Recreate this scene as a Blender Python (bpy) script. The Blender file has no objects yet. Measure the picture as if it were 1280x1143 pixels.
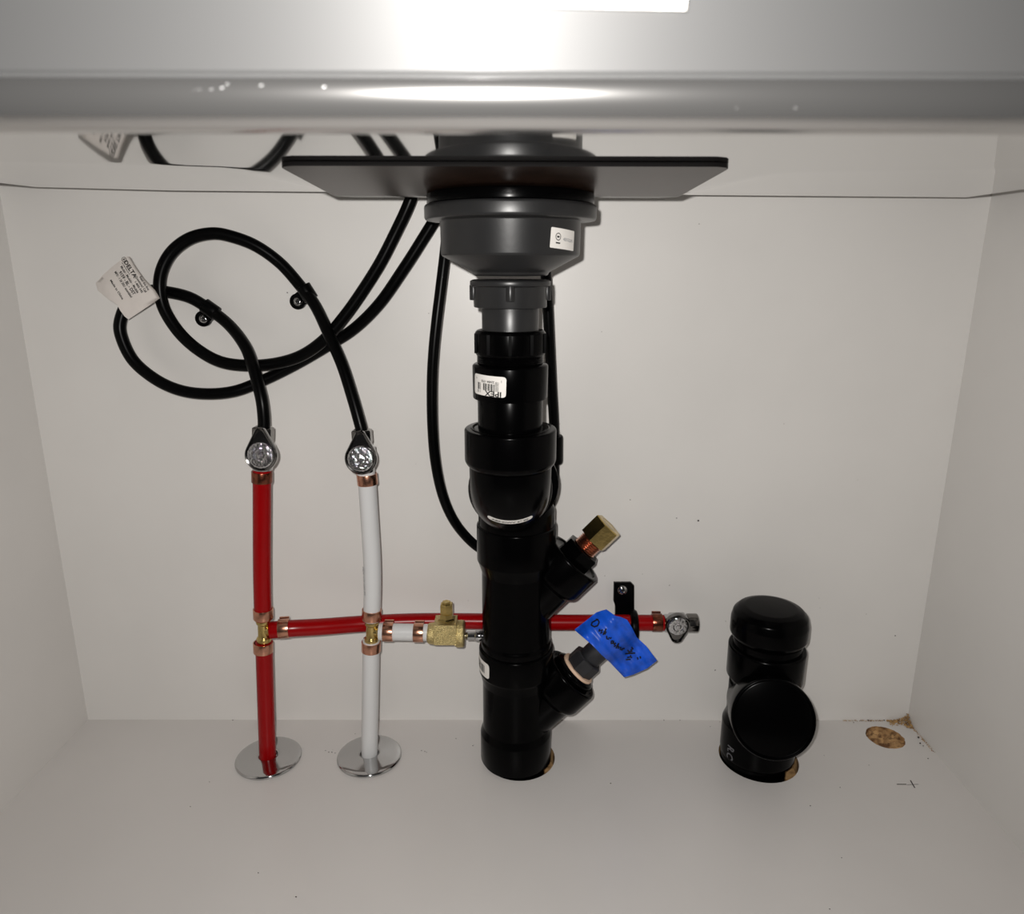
import bpy, math, random
from mathutils import Vector, Matrix
random.seed(4)
V = Vector
S = bpy.context.scene
COL = S.collection
PI = math.pi

# ------------------------------------------------------------------ camera
CAM = V((0.01312, -0.67646, 0.46752)); FPX = 903.05
RT = V((0.99999716, -0.001371, 0.0019485)); DN = V((0.0015387, -0.2527447, -0.9675318)); FW = V((0.001819, 0.967532, -0.2527418))
cd = bpy.data.cameras.new('camera'); cam = bpy.data.objects.new('camera', cd); COL.objects.link(cam)
m = Matrix((RT, -DN, -FW)).transposed().to_4x4(); m.translation = CAM
cam.matrix_world = m
cd.sensor_fit = 'HORIZONTAL'; cd.sensor_width = 36.0; cd.lens = FPX * 36 / 1280
cd.clip_start = 0.01; cd.clip_end = 50
cd.dof.use_dof = True; cd.dof.focus_distance = 0.60; cd.dof.aperture_fstop = 13
S.camera = cam
# ------------------------------------------------------------------ world, light, exposure
w = bpy.data.worlds.new('world'); S.world = w; w.use_nodes = True
bg = w.node_tree.nodes['Background']; bg.inputs[0].default_value = (0.98, 0.99, 1.0, 1); bg.inputs[1].default_value = 0.032
ld = bpy.data.lights.new('camera_flash', 'SPOT'); ld.spot_size = math.radians(150); ld.spot_blend = 1.0; ld.energy = 11.0; ld.shadow_soft_size = 0.004; ld.color = (1.0, 0.972, 0.935)
flash = bpy.data.objects.new('camera_flash', ld); COL.objects.link(flash)
flash.matrix_world = cam.matrix_world
flash.location = CAM + RT * -0.014 - DN * 0.014 - FW * 0.004
S.view_settings.view_transform = 'Standard'; S.view_settings.look = 'None'
S.view_settings.gamma = 1.0; S.view_settings.use_curve_mapping = False
S.view_settings.exposure = 0.17
try:
    S.cycles.blur_glossy = 0.2
    S.cycles.sample_clamp_indirect = 4.0
    S.cycles.max_bounces = 10
except Exception: pass

def at(px, py, y):
    """world point at depth plane y that was measured at (px, py) of the 1280 x 1143 survey photo"""
    r = RT * ((px - 640) / FPX) + DN * ((py - 571.5) / FPX) + FW
    return CAM + r * ((y - CAM.y) / r.y)

# ------------------------------------------------------------------ materials
def mat(name, col, rough=.5, metal=0., spec=.5, coat=0., noise=0., nscale=60., bump=0., bscale=300., aniso=0., col2=None):
    M = bpy.data.materials.new(name); M.use_nodes = True
    nt = M.node_tree; b = nt.nodes['Principled BSDF']
    b.inputs['Base Color'].default_value = (*col, 1); b.inputs['Roughness'].default_value = rough
    b.inputs['Metallic'].default_value = metal; b.inputs['Specular IOR Level'].default_value = spec
    b.inputs['Coat Weight'].default_value = coat; b.inputs['Coat Roughness'].default_value = .12
    tc = nt.nodes.new('ShaderNodeTexCoord')
    if noise or col2:
        n = nt.nodes.new('ShaderNodeTexNoise'); n.inputs['Scale'].default_value = nscale; n.inputs['Detail'].default_value = 5
        nt.links.new(tc.outputs['Object'], n.inputs['Vector'])
        r = nt.nodes.new('ShaderNodeValToRGB'); nt.links.new(n.outputs['Fac'], r.inputs['Fac'])
        c2 = col2 if col2 else tuple(c * (1 - noise) for c in col)
        r.color_ramp.elements[0].color = (*c2, 1); r.color_ramp.elements[0].position = .35
        r.color_ramp.elements[1].color = (*col, 1); r.color_ramp.elements[1].position = .62
        nt.links.new(r.outputs['Color'], b.inputs['Base Color'])
    if bump:
        n = nt.nodes.new('ShaderNodeTexNoise'); n.inputs['Scale'].default_value = bscale; n.inputs['Detail'].default_value = 3
        nt.links.new(tc.outputs['Object'], n.inputs['Vector'])
        bp = nt.nodes.new('ShaderNodeBump'); bp.inputs['Strength'].default_value = bump; bp.inputs['Distance'].default_value = .001
        nt.links.new(n.outputs['Fac'], bp.inputs['Height']); nt.links.new(bp.outputs['Normal'], b.inputs['Normal'])
    if aniso:
        b.inputs['Anisotropic'].default_value = aniso
    return M
WALL = mat('white_melamine', (.70, .68, .655), .38, spec=.45, noise=.03, nscale=9, bump=.03, bscale=900)
FLOOR = mat('white_melamine_floor', (.66, .635, .615), .34, spec=.5, noise=.035, nscale=7, bump=.03, bscale=900)
CHIP = mat('particle_board', (.50, .30, .13), .85, noise=.0, nscale=130, col2=(.13, .06, .022), bump=.8, bscale=260)
STEEL_M = mat('mirror_stainless', (.74, .74, .735), .045, 1, bump=.0)
STEEL_B = mat('brushed_stainless', (.80, .79, .78), .30, 1)
STEEL_R = mat('polished_rolled_edge', (.60, .59, .58), .15, .955)
DROP = mat('glinting_drop', (.75, .75, .75), .12, .3, spec=.8)
PAD = mat('brown_rubber', (.036, .021, .015), .24, spec=.05, noise=.4, nscale=40)
PADE = mat('black_rubber_edge', (.006, .005, .005), .7, spec=.2)
GREY = mat('grey_plastic', (.016, .016, .0165), .34, spec=.40, noise=.06, nscale=50, bump=.02)
GREYD = mat('dark_grey_plastic', (.014, .014, .017), .5, noise=.35, nscale=160, bump=.2)
ABS = mat('black_abs', (.0008, .0008, .0009), .2, spec=.06)
RUB = mat('black_rubber_hose', (.0010, .0010, .0011), .3, spec=.09)
RED = mat('red_pex', (.27, .001, .002), .24, spec=.22, noise=.08, nscale=30)
WHT = mat('white_pex', (.62, .62, .62), .26, spec=.45)
COPPER = mat('copper', (.66, .33, .22), .24, 1, noise=.25, nscale=180, bump=.15)
COPPERD = mat('dark_copper', (.30, .10, .06), .25, 1, noise=.5, nscale=200, bump=.2)
BRASS = mat('brass', (.62, .46, .17), .26, 1, noise=.25, nscale=120, bump=.1)
BRASSR = mat('cast_brass', (.72, .58, .27), .38, 1, noise=.25, nscale=500, bump=.9, bscale=1100)
CHROME = mat('chrome', (.52, .52, .52), .07, 1)
LEVER = mat('lever_chrome', (.17, .165, .16), .12, 1)
CHROMER = mat('rippled_chrome', (.62, .62, .63), .07, 1, bump=.75, bscale=480)
DCHR = mat('dark_chrome', (.20, .19, .18), .16, 1)
PAPER = mat('white_paper', (.78, .75, .71), .6, noise=.06, nscale=60)
TAGM = mat('tag_paper', (.72, .67, .63), .45, noise=.08, nscale=70, bump=.1, bscale=90)
INK = mat('black_ink', (.01, .01, .01), .6, spec=.2)
DINK = mat('worn_grey_ink', (.10, .10, .11), .6)
GINK = mat('grey_ink', (.30, .30, .31), .6)
TAPE = mat('blue_tape', (.008, .105, .72), .40, spec=.4, noise=.45, nscale=70, bump=.25, bscale=130)
BEIGE = mat('beige_gasket', (.72, .50, .36), .5)
DUST = mat('sawdust', (.48, .30, .12), .9, col2=(.16, .08, .03), nscale=300)
SPECK = mat('dark_speck', (.05, .04, .035), .8)
# horizontally brushed apron: fine streaks + tangent along x

AN, AR, RO, SB, MT = .2, .25, .075, .25, .80
def brushed():
    STEEL_B.node_tree.nodes['Principled BSDF'].inputs['Metallic'].default_value = MT
    STEEL_B.node_tree.nodes['Principled BSDF'].inputs['Base Color'].default_value = (SB, SB, SB, 1)
    M = STEEL_B; nt = M.node_tree; b = nt.nodes['Principled BSDF']
    b.inputs['Coat Weight'].default_value = .6; b.inputs['Coat Roughness'].default_value = .46
    b.inputs['Anisotropic'].default_value = AN; b.inputs['Anisotropic Rotation'].default_value = AR; b.inputs['Roughness'].default_value = RO
    tg = nt.nodes.new('ShaderNodeTangent'); tg.direction_type = 'UV_MAP'; nt.links.new(tg.outputs[0], b.inputs['Tangent'])
    tc = nt.nodes.new('ShaderNodeTexCoord'); mp = nt.nodes.new('ShaderNodeMapping'); mp.inputs['Scale'].default_value = (6, 900, 900)
    nt.links.new(tc.outputs['Object'], mp.inputs['Vector'])
    n = nt.nodes.new('ShaderNodeTexNoise'); n.inputs['Scale'].default_value = 1; n.inputs['Detail'].default_value = 2
    nt.links.new(mp.outputs[0], n.inputs['Vector'])
    bp = nt.nodes.new('ShaderNodeBump'); bp.inputs['Strength'].default_value = .08; bp.inputs['Distance'].default_value = .0002
    nt.links.new(n.outputs['Fac'], bp.inputs['Height']); nt.links.new(bp.outputs['Normal'], b.inputs['Normal'])
brushed()

# ------------------------------------------------------------------ object helpers
def frame(p, d, up=None):
    """matrix with local z along d, origin p"""
    z = V(d).normalized(); u = V(up) if up else (V((0, -1, 0)) if abs(z.y) < .9 else V((0, 0, 1)))
    x = u.cross(z).normalized(); y = z.cross(x)
    m = Matrix((x, y, z)).transposed().to_4x4(); m.translation = p
    return m
class MB:
    def __init__(s): s.v = []; s.f = []; s.mi = []; s.cur = 0
    def add(s, vs, fs, M=None):
        o = len(s.v); s.v += [tuple(M @ V(v)) if M else tuple(v) for v in vs]
        s.f += [tuple(i + o for i in f) for f in fs]; s.mi += [s.cur] * len(fs); return s
    def lathe(s, prof, M, seg=48, close=True):
        vs = []; fs = []
        for r, h in prof:
            for k in range(seg):
                a = 2 * PI * (k + .5) / seg; vs.append((r * math.cos(a), r * math.sin(a), h))
        n = len(prof)
        for i in range(n - 1):
            for k in range(seg):
                k2 = (k + 1) % seg; fs.append((i * seg + k, i * seg + k2, (i + 1) * seg + k2, (i + 1) * seg + k))
        if close:
            fs.append(tuple(range(seg))[::-1]); fs.append(tuple((n - 1) * seg + k for k in range(seg)))
        return s.add(vs, fs, M)
    def box(s, c, sz, M=None):
        x, y, z = (q / 2 for q in sz)
        vs = [(c[0] + i * x, c[1] + j * y, c[2] + k * z) for i in (-1, 1) for j in (-1, 1) for k in (-1, 1)]
        return s.add(vs, [(0, 1, 3, 2), (4, 6, 7, 5), (0, 4, 5, 1), (2, 3, 7, 6), (0, 2, 6, 4), (1, 5, 7, 3)], M)
    def tube(s, pts, r, seg=16):
        pts = [V(p) for p in pts]; n = len(pts); rs = r if isinstance(r, (list, tuple)) else [r] * n
        t = [(pts[min(i + 1, n - 1)] - pts[max(i - 1, 0)]).normalized() for i in range(n)]
        u = t[0].orthogonal().normalized(); vs = []; fs = []
        for i in range(n):
            u = (u - t[i] * u.dot(t[i])).normalized(); w_ = t[i].cross(u)
            for k in range(seg):
                a = 2 * PI * k / seg; vs.append(tuple(pts[i] + (u * math.cos(a) + w_ * math.sin(a)) * rs[i]))
        for i in range(n - 1):
            for k in range(seg):
                k2 = (k + 1) % seg; fs.append((i * seg + k, i * seg + k2, (i + 1) * seg + k2, (i + 1) * seg + k))
        fs.append(tuple(range(seg))[::-1]); fs.append(tuple((n - 1) * seg + k for k in range(seg)))
        return s.add(vs, fs)
    def prism(s, poly, h0, h1, M, inset=0.):
        """closed 2-D outline extruded from h0 to h1 along local z, top edge chamfered by inset"""
        n = len(poly); c = V((sum(p[0] for p in poly) / n, sum(p[1] for p in poly) / n))
        def ring(k, h): return [(c.x + (p[0] - c.x) * k, c.y + (p[1] - c.y) * k, h) for p in poly]
        R_ = max((V(p) - c).length for p in poly); k = 1 - inset / R_
        rings = [ring(1, h0), ring(1, h1 - inset)] + ([ring(k, h1)] if inset else [])
        vs = sum(rings, []); fs = [tuple(range(n))[::-1], tuple(range((len(rings) - 1) * n, len(rings) * n))]
        for i in range(len(rings) - 1):
            for j in range(n):
                j2 = (j + 1) % n; fs.append((i * n + j, i * n + j2, (i + 1) * n + j2, (i + 1) * n + j))
        return s.add(vs, fs, M)
    def build(s, name, mats, parent=None, smooth=35, origin=None):
        me = bpy.data.meshes.new(name); o3 = V(origin) if origin is not None else V((0, 0, 0))
        me.from_pydata([tuple(V(v) - o3) for v in s.v], [], s.f)
        for q in (mats if isinstance(mats, (list, tuple)) else [mats]): me.materials.append(q)
        for p, i in zip(me.polygons, s.mi): p.material_index = i
        me.update()
        if smooth:
            for p in me.polygons: p.use_smooth = True
            me.set_sharp_from_angle(angle=math.radians(smooth))
        o = bpy.data.objects.new(name, me); COL.objects.link(o); o.location = o3
        if parent: attach(o, parent)
        return o
def attach(o, parent):
    o.parent = parent
    k = parent; off = V((0, 0, 0))
    while k: off += V(k.location); k = k.parent
    o.location = V(o.location) - off
    return o
def tag(o, label, cat, group=None, kind=None):
    if label: o['label'] = label
    if cat: o['category'] = cat
    if group: o['group'] = group
    if kind: o['kind'] = kind
    return o
def thing(name, label, cat, loc, group=None):
    o = bpy.data.objects.new(name, None); COL.objects.link(o); o.location = loc; o.empty_display_size = .02
    return tag(o, label, cat, group)
def chamf(prof, b=.0007):
    """soften the corners of a lathe profile"""
    out = [prof[0]]
    for i in range(1, len(prof) - 1):
        p0, p, p1 = V(prof[i - 1]), V(prof[i]), V(prof[i + 1])
        a = (p0 - p); c = (p1 - p)
        if a.length < 1e-7 or c.length < 1e-7 or abs(a.angle(c) - PI) < .2: out.append(tuple(p)); continue
        bb = min(b, a.length * .4, c.length * .4)
        q0 = p + a.normalized() * bb; q1 = p + c.normalized() * bb; mid = (q0 + q1) / 2 * .55 + p * .45
        out += [tuple(q0), tuple(mid), tuple(q1)]
    return out + [prof[-1]]
def solid(prof, b=.0007):
    h0, h1 = prof[0][1], prof[-1][1]
    return chamf([(1e-5, h0)] + prof + [(1e-5, h1)], b)
def spline(pts, n=10):
    P = [V(p) for p in pts]; P = [P[0] * 2 - P[1]] + P + [P[-1] * 2 - P[-2]]; out = []
    for i in range(1, len(P) - 2):
        for k in range(n):
            t = k / n; a, b, c, d = P[i - 1], P[i], P[i + 1], P[i + 2]
            out.append(.5 * ((2 * b) + (c - a) * t + (2 * a - 5 * b + 4 * c - d) * t * t + (3 * b - a - 3 * c + d) * t ** 3))
    out.append(P[-2]); return out
_txt = {}
def glyphs(s, size):
    """flat letter mesh (vertices, faces), centred"""
    if (s, size) in _txt: return _txt[(s, size)]
    cu = bpy.data.curves.new('t', 'FONT'); cu.offset = .026 * size; cu.body = s; cu.size = size; cu.align_x = 'CENTER'; cu.align_y = 'CENTER'; cu.resolution_u = 2
    o = bpy.data.objects.new('t', cu); COL.objects.link(o)
    bpy.context.view_layer.update()
    me = bpy.data.meshes.new_from_object(o.evaluated_get(bpy.context.evaluated_depsgraph_get()))
    r = ([tuple(v.co) for v in me.vertices], [tuple(p.vertices) for p in me.polygons])
    bpy.data.objects.remove(o); bpy.data.meshes.remove(me); bpy.data.curves.remove(cu)
    _txt[(s, size)] = r; return r
def lettering(lines, warp, name, m_, parent):
    """lines: (text, size, u, v, angle[, xscale]); warp maps (u, v) to a surface point"""
    b = MB()
    for L in lines:
        s, size, u, v, a = L[:5]; xs = L[5] if len(L) > 5 else 1
        vs, fs = glyphs(s, size); ca, sa = math.cos(a), math.sin(a)
        b.add([warp(u + x * xs * ca - y * sa, v + x * xs * sa + y * ca) for x, y, z in vs], fs)
    return b.build(name, m_, parent, smooth=0)
def bars(rects, warp, b):
    for u0, v0, u1, v1 in rects:
        n = 3; vs = [warp(u0 + (u1 - u0) * k / n, vv) for k in range(n + 1) for vv in (v0, v1)]
        b.add(vs, [(2 * k, 2 * k + 2, 2 * k + 3, 2 * k + 1) for k in range(n)])
def sheet(wd, ht, rc, warp, name, m_, parent, th=.00012, n=16):
    """thin sticker with rounded corners, with real thickness"""
    b = MB(); vs = []; fs = []
    for k in range(n + 1):
        # denser columns near the rounded ends
        t = k / n; u = -wd / 2 + wd * (.5 - .5 * math.cos(PI * t))
        e = max(0, abs(u) - (wd / 2 - rc)); hv = ht / 2 - (rc - math.sqrt(max(rc * rc - e * e, 0)))
        for s_ in (0, -th):
            for j in range(5): vs.append(warp(u, -hv + 2 * hv * j / 4, s_))
    for k in range(n):
        for j in range(4):
            a = k * 10 + j; c = a + 10; fs.append((a, c, c + 1, a + 1)); fs.append((a + 5, a + 6, c + 6, c + 5))
        a = k * 10; fs += [(a, a + 5, a + 15, a + 10), (a + 4, a + 14, a + 19, a + 9)]
    fs += [(0, 1, 6, 5), (1, 2, 7, 6), (2, 3, 8, 7), (3, 4, 9, 8)]
    q = n * 10; fs += [(q, q + 5, q + 6, q + 1), (q + 1, q + 6, q + 7, q + 2), (q + 2, q + 7, q + 8, q + 3), (q + 3, q + 8, q + 9, q + 4)]
    b.add(vs, fs); return b.build(name, m_, parent)
def cyl_warp(X, Y, z0, r, a0=0., tilt=0.):
    def f(u, v, s=0.):
        ct, st = math.cos(tilt), math.sin(tilt); u, v = u * ct - v * st, u * st + v * ct
        a = a0 + u / r; return (X + (r + s) * math.sin(a), Y - (r + s) * math.cos(a), z0 + v)
    return f
UP = V((0, 0, 1)); IDX = lambda x, y: frame(V((x, y, 0)), UP)

# ================================================================== SETTING
HW = .438
def slab(name, lo, hi, m_, bevel=False):
    b = MB(); c = [(a + d) / 2 for a, d in zip(lo, hi)]; b.box(c, [d - a for a, d in zip(lo, hi)])
    o = b.build(name, m_, smooth=0); o['kind'] = 'structure'; return o
slab('wall_back', (-HW - .018, 0, -.02), (HW + .018, .012, .78), WALL)
slab('wall_left', (-HW - .018, -.600, -.02), (-HW, 0, .78), WALL)
slab('wall_right', (HW, -.600, -.02), (HW + .018, 0, .78), WALL)
slab('ceiling', (-HW - .018, -.575, .78), (HW + .018, .012, .80), WALL)
# floor panel with three drilled holes
ST = at(645, 955, -.062); STX = .0186; STY = -.062
STUB = V((.2564, -.060, 0)); OH = V((.4000, -.0290, 0))
HOLES = [((.0222, -.0600), .0350, 0), ((.2585, -.0600), .0378, 0), ((OH.x, OH.y), .0185, .0005)]
fb = MB()
import bmesh
bm = bmesh.new()
def loop(pts):
    vs = [bm.verts.new((x, y, 0)) for x, y in pts]
    return [bm.edges.new((vs[i], vs[(i + 1) % len(vs)])) for i in range(len(vs))]
ed = loop([(-HW, -.60), (HW, -.60), (HW, 0), (-HW, 0)])
for (c, r, j) in HOLES:
    ed += loop([(c[0] + (r + random.uniform(-j, j)) * math.cos(2 * PI * k / 48), c[1] + (r + random.uniform(-j, j)) * math.sin(2 * PI * k / 48)) for k in range(48)])
bmesh.ops.triangle_fill(bm, edges=ed, use_beauty=True, use_dissolve=False)
faces = [f for f in bm.faces]
# drop any triangles that filled a hole
for f in faces[:]:
    c = f.calc_center_median()
    if any((c.x - h[0][0]) ** 2 + (c.y - h[0][1]) ** 2 < (h[1] * .97) ** 2 and all(((v.co.x - h[0][0]) ** 2 + (v.co.y - h[0][1]) ** 2) < (h[1] * 1.1) ** 2 for v in f.verts) for h in HOLES): bm.faces.remove(f)
for f in bm.faces:
    if f.normal.z < 0: f.normal_flip()
r_ = bmesh.ops.extrude_face_region(bm, geom=list(bm.faces))
nv = [g for g in r_['geom'] if isinstance(g, bmesh.types.BMVert)]
bmesh.ops.translate(bm, verts=nv, vec=(0, 0, -.016))
bmesh.ops.recalc_face_normals(bm, faces=bm.faces)
me = bpy.data.meshes.new('floor'); 
for f in bm.faces: f.material_index = 1 if abs(f.normal.z) < .5 else 0
bm.to_mesh(me); bm.free(); me.materials.append(FLOOR); me.materials.append(CHIP)
floor = bpy.data.objects.new('floor', me); COL.objects.link(floor); floor['kind'] = 'structure'
# rough wood under the open hole (and under the pipe holes)
b = MB(); seg = 40; vs = [(OH.x, OH.y, -.004)]; fs = []
for i in range(1, 7):
    for k in range(seg):
        a = 2 * PI * k / seg; rr = .0184 * i / 6
        vs.append((OH.x + rr * math.cos(a), OH.y + rr * math.sin(a), -.0045 + random.uniform(-.0012, .0012) + .0015 * math.sin(rr * math.sin(a) * 900)))
for k in range(seg): fs.append((0, 1 + k, 1 + (k + 1) % seg))
for i in range(5):
    for k in range(seg): fs.append((1 + i * seg + k, 1 + (i + 1) * seg + k, 1 + (i + 1) * seg + (k + 1) % seg, 1 + i * seg + (k + 1) % seg))
b.add(vs, fs); o = b.build('wood_plug', CHIP, floor)
o = MB().box((0, -.3, -.03), (.92, .66, .006)).build('subfloor', CHIP, floor, smooth=0)
# pencil marks on the floor
b = MB()
for (x0, y0, x1, y1, wd) in ((1121, 981, 1133, 981, .0011), (1134, 981.5, 1148, 981, .0005), (1138, 976, 1143.5, 985.5, .0011), (1232, 1010, 1239, 1018, .0012)):
    p, q = [at(x, y, 0) for x, y in ((x0, y0), (x1, y1))]
    def fl(x, y):
        r = RT * ((x - 640) / FPX) + DN * ((y - 571.5) / FPX) + FW; return CAM + r * (-CAM.z / r.z)
    p, q = fl(x0, y0), fl(x1, y1); d = (q - p).normalized(); n_ = V((-d.y, d.x, 0)) * wd / 2; z = V((0, 0, .0002))
    b.add([p - n_ + z, q - n_ + z, q + n_ + z, p + n_ + z], [(0, 1, 2, 3)])
b.build('pencil_mark', SPECK, floor, smooth=0)

# ================================================================== SINK
SZ = CAM.z; SXL, SXR = -.372, .384; DB = .622; DF = .222
def sy(d): return CAM.y + d
def zb(x, d):
    """height of the underside of the basin above the survey eye level"""
    t = min(abs(x - .012) / .378, 1)
    k = min(max((t - .31) / .12, 0), 1); k = k * k * (3 - 2 * k)
    dr = .540 - (.092 if x > 0 else .108) * k - .045 * max(0, t - .40)
    front = lambda q: .0672 - .029 * q
    zr = front(dr); ze = .0590 - .006 * x + .016 * max(0, -x - .26)
    if d < dr: return front(d)
    return zr + (ze - zr) * ((d - dr) / (DB - dr))
sink = thing('farmhouse_sink', 'stainless steel apron-front sink seen from below, filling the top of the cabinet', 'sink', (0, sy(.35), SZ + .06))
b = MB(); NX, NY = 96, 84; vs = []; fs = []
xs = [SXL + (SXR - SXL) * i / NX for i in range(NX + 1)]; ds = [DF + (DB - DF) * j / NY for j in range(NY + 1)]
for d in ds:
    for x in xs: vs.append((x, sy(d), SZ + zb(x, d)))
for j in range(NY):
    for i in range(NX): a = j * (NX + 1) + i; fs.append((a, a + NX + 1, a + NX + 2, a + 1))
# rounded heel and upright basin walls all around
rim = [(i, 0) for i in range(NX + 1)] + [(NX, j) for j in range(1, NY + 1)] + [(i, NY) for i in range(NX - 1, -1, -1)] + [(0, j) for j in range(NY - 1, 0, -1)]
nr = len(rim); prev = [j * (NX + 1) + i for i, j in rim]
for k in range(1, 7):
    cur = []
    for (i, j) in rim:
        x, d = xs[i], ds[j]; ox = -1 if i == 0 else 1 if i == NX else 0; od = -1 if j == 0 else 1 if j == NY else 0
        if ox and od: ox *= .707; od *= .707
        a = min(k, 5) / 5 * PI / 2; R_ = .010; up = R_ * (1 - math.cos(a)) + (.24 if k == 6 else 0)
        cur.append(len(vs)); vs.append((x + ox * R_ * math.sin(a), sy(d) + od * R_ * math.sin(a), SZ + zb(x, d) + up if k < 6 else .775))
    for q in range(nr): fs.append((prev[q], prev[(q + 1) % nr], cur[(q + 1) % nr], cur[q]))
    prev = cur
b.add(vs, fs); basin = b.build('basin', STEEL_M, sink, smooth=50)
# apron: tall front sheet, rolled bottom edge, hemmed back
TH0, TH1 = 6.5, 15.0; DA = .190; za = SZ + .1738 * DA; RR = .0095
face = []; dd = DA; zz = za + .0125
while zz < SZ + .078:                                     # bowed lower face of the apron
    face.append((dd, zz)); q = min((zz - za - .0125) / .020, 1.15); dd -= .0015 * math.tan(math.radians(TH0 + (TH1 - TH0) * q)); zz += .0015
DT = face[-1][0]
prof = [(DT - .0018, .775), (DT - .0018, .62), (DT - .0016, SZ + .10)] + face[::-1]
prof += [(DA + .0010, za + .0119), (DA + .0010, za + .0115), (DA, za + .0108)]   # pressed crease line
for k in range(0, 15):
    a = PI * k / 14; prof.append((DA + RR * .95 * (1 - math.cos(a)) - .0003, za + RR - RR * math.sin(a)))
prof += [(DA + .0175, za + .03), (DA + .0175, SZ + .085), (DA + .0020, SZ + .09), (DA + .002, .775)]
b = MB(); vs = []; fs = []; n = len(prof); X0, X1 = -HW + .006, HW - .006
for x in (X0, X1):
    for d, z in prof: vs.append((x, sy(d), z))
for i in range(n - 1): fs.append((i, i + 1, n + i + 1, n + i))
fs += [tuple(range(n)), tuple(range(n, 2 * n))[::-1]]
b.add(vs, fs); 
for q in range(len(b.f)):
    if all(b.v[i][2] < za + .0109 for i in b.f[q]): b.mi[q] = 1
apron = b.build('apron', [STEEL_B, STEEL_R], sink, smooth=30)
dr_ = MB(); rdn = random.Random(3)
for (x0_, x1_, nq) in ((60, 110, 8), (225, 345, 22), (395, 430, 3), (752, 770, 3), (880, 892, 3), (915, 1060, 14), (1110, 1180, 6)):
    for k in range(nq):
        g = rdn.uniform(.45, .95); p = at(rdn.uniform(x0_, x1_), 116, sy(DA)); r_q = rdn.uniform(.00015, .00055)
        h_ = za + .0012 + .0085 * g; yy = DA + RR * .95 * (1 - math.sqrt(max(1 - (1 - (h_ - za) / RR) ** 2, 0)))
        dr_.lathe(solid([(r_q, -.0002), (r_q * .9, r_q * .4)], .00005), frame(V((p.x, sy(yy), h_)), V((0, -1, -.3))), 8)
tag(dr_.build('water_drops', DROP, apron), 'tiny glinting drops along the rolled bottom edge', None, None, 'stuff')
uv = apron.data.uv_layers.new(name='UVMap')
for l in apron.data.loops:
    co = apron.data.vertices[l.vertex_index].co; uv.data[l.index].uv = (co.x, co.z + co.y * .5)
b = MB(); p0 = at(671, 9, sy(DA)); p1 = at(857, 13, sy(DA - .006)); p0 = at(671, 9, sy(DA - .006)); y_ = sy(DA) - .0062  # white patch standing in for a bright reflection in the apron steel
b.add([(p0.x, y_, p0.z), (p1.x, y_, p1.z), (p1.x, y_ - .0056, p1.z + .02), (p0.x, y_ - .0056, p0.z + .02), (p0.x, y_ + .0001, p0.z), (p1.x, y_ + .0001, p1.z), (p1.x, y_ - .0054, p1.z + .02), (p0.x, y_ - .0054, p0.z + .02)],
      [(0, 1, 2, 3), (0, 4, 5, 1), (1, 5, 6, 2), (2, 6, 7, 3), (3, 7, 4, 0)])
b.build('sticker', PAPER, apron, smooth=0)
# brown sound pad glued under the basin
b = MB(); NX2, NY2 = 30, 30; PX0, PX1 = -.1114, .1311; PD0, PD1 = .4120, .612; vs = []; fs = []
def pad_xy(i, j):
    x = PX0 + (PX1 - PX0) * i / NX2; d = PD0 + (PD1 - PD0) * j / NY2
    rc = .009; ex = max(PX0 + rc - x, x - PX1 + rc, 0); e = max(PD0 + rc - d, 0)
    if ex > 0 and e > 0:
        L = math.hypot(ex, e)
        if L > rc:
            f_ = rc / L; d = PD0 + rc - e * f_; x = (PX0 + rc - ex * f_) if x < 0 else (PX1 - rc + ex * f_)
    return x, d
def zpad(x, d):
    sag = .0484 - .03 * (d - .47) if d < .475 else .0484 + .080 * (d - .475)
    return min(zb(x, d), .0672 - .029 * d if d < .54 else .0516 + .08 * (d - .54))
for lay in (0, 1):
    for j in range(NY2 + 1):
        for i in range(NX2 + 1):
            x, d = pad_xy(i, j); vs.append((x, sy(d), SZ + zpad(x, d) - (.0002 if lay == 0 else .0026)))
nn = (NX2 + 1) * (NY2 + 1); W1 = NX2 + 1
for j in range(NY2):
    for i in range(NX2):
        a = j * W1 + i; fs.append((a, a + 1, a + W1 + 1, a + W1)); fs.append((a + nn, a + nn + W1, a + nn + W1 + 1, a + nn + 1))
k0 = len(fs)
bd = [i for i in range(W1)] + [j * W1 + NX2 for j in range(1, NY2 + 1)] + [NY2 * W1 + i for i in range(NX2 - 1, -1, -1)] + [j * W1 for j in range(NY2 - 1, 0, -1)]
for q in range(len(bd)): fs.append((bd[q], bd[(q + 1) % len(bd)], bd[(q + 1) % len(bd)] + nn, bd[q] + nn))
b.add(vs, fs)
for q in range(k0, len(fs)): b.mi[q] = 1
tag(b.build('sound_pad', [PAD, PADE], sink, smooth=50), 'dark brown rubber pad around the drain', None)

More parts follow.
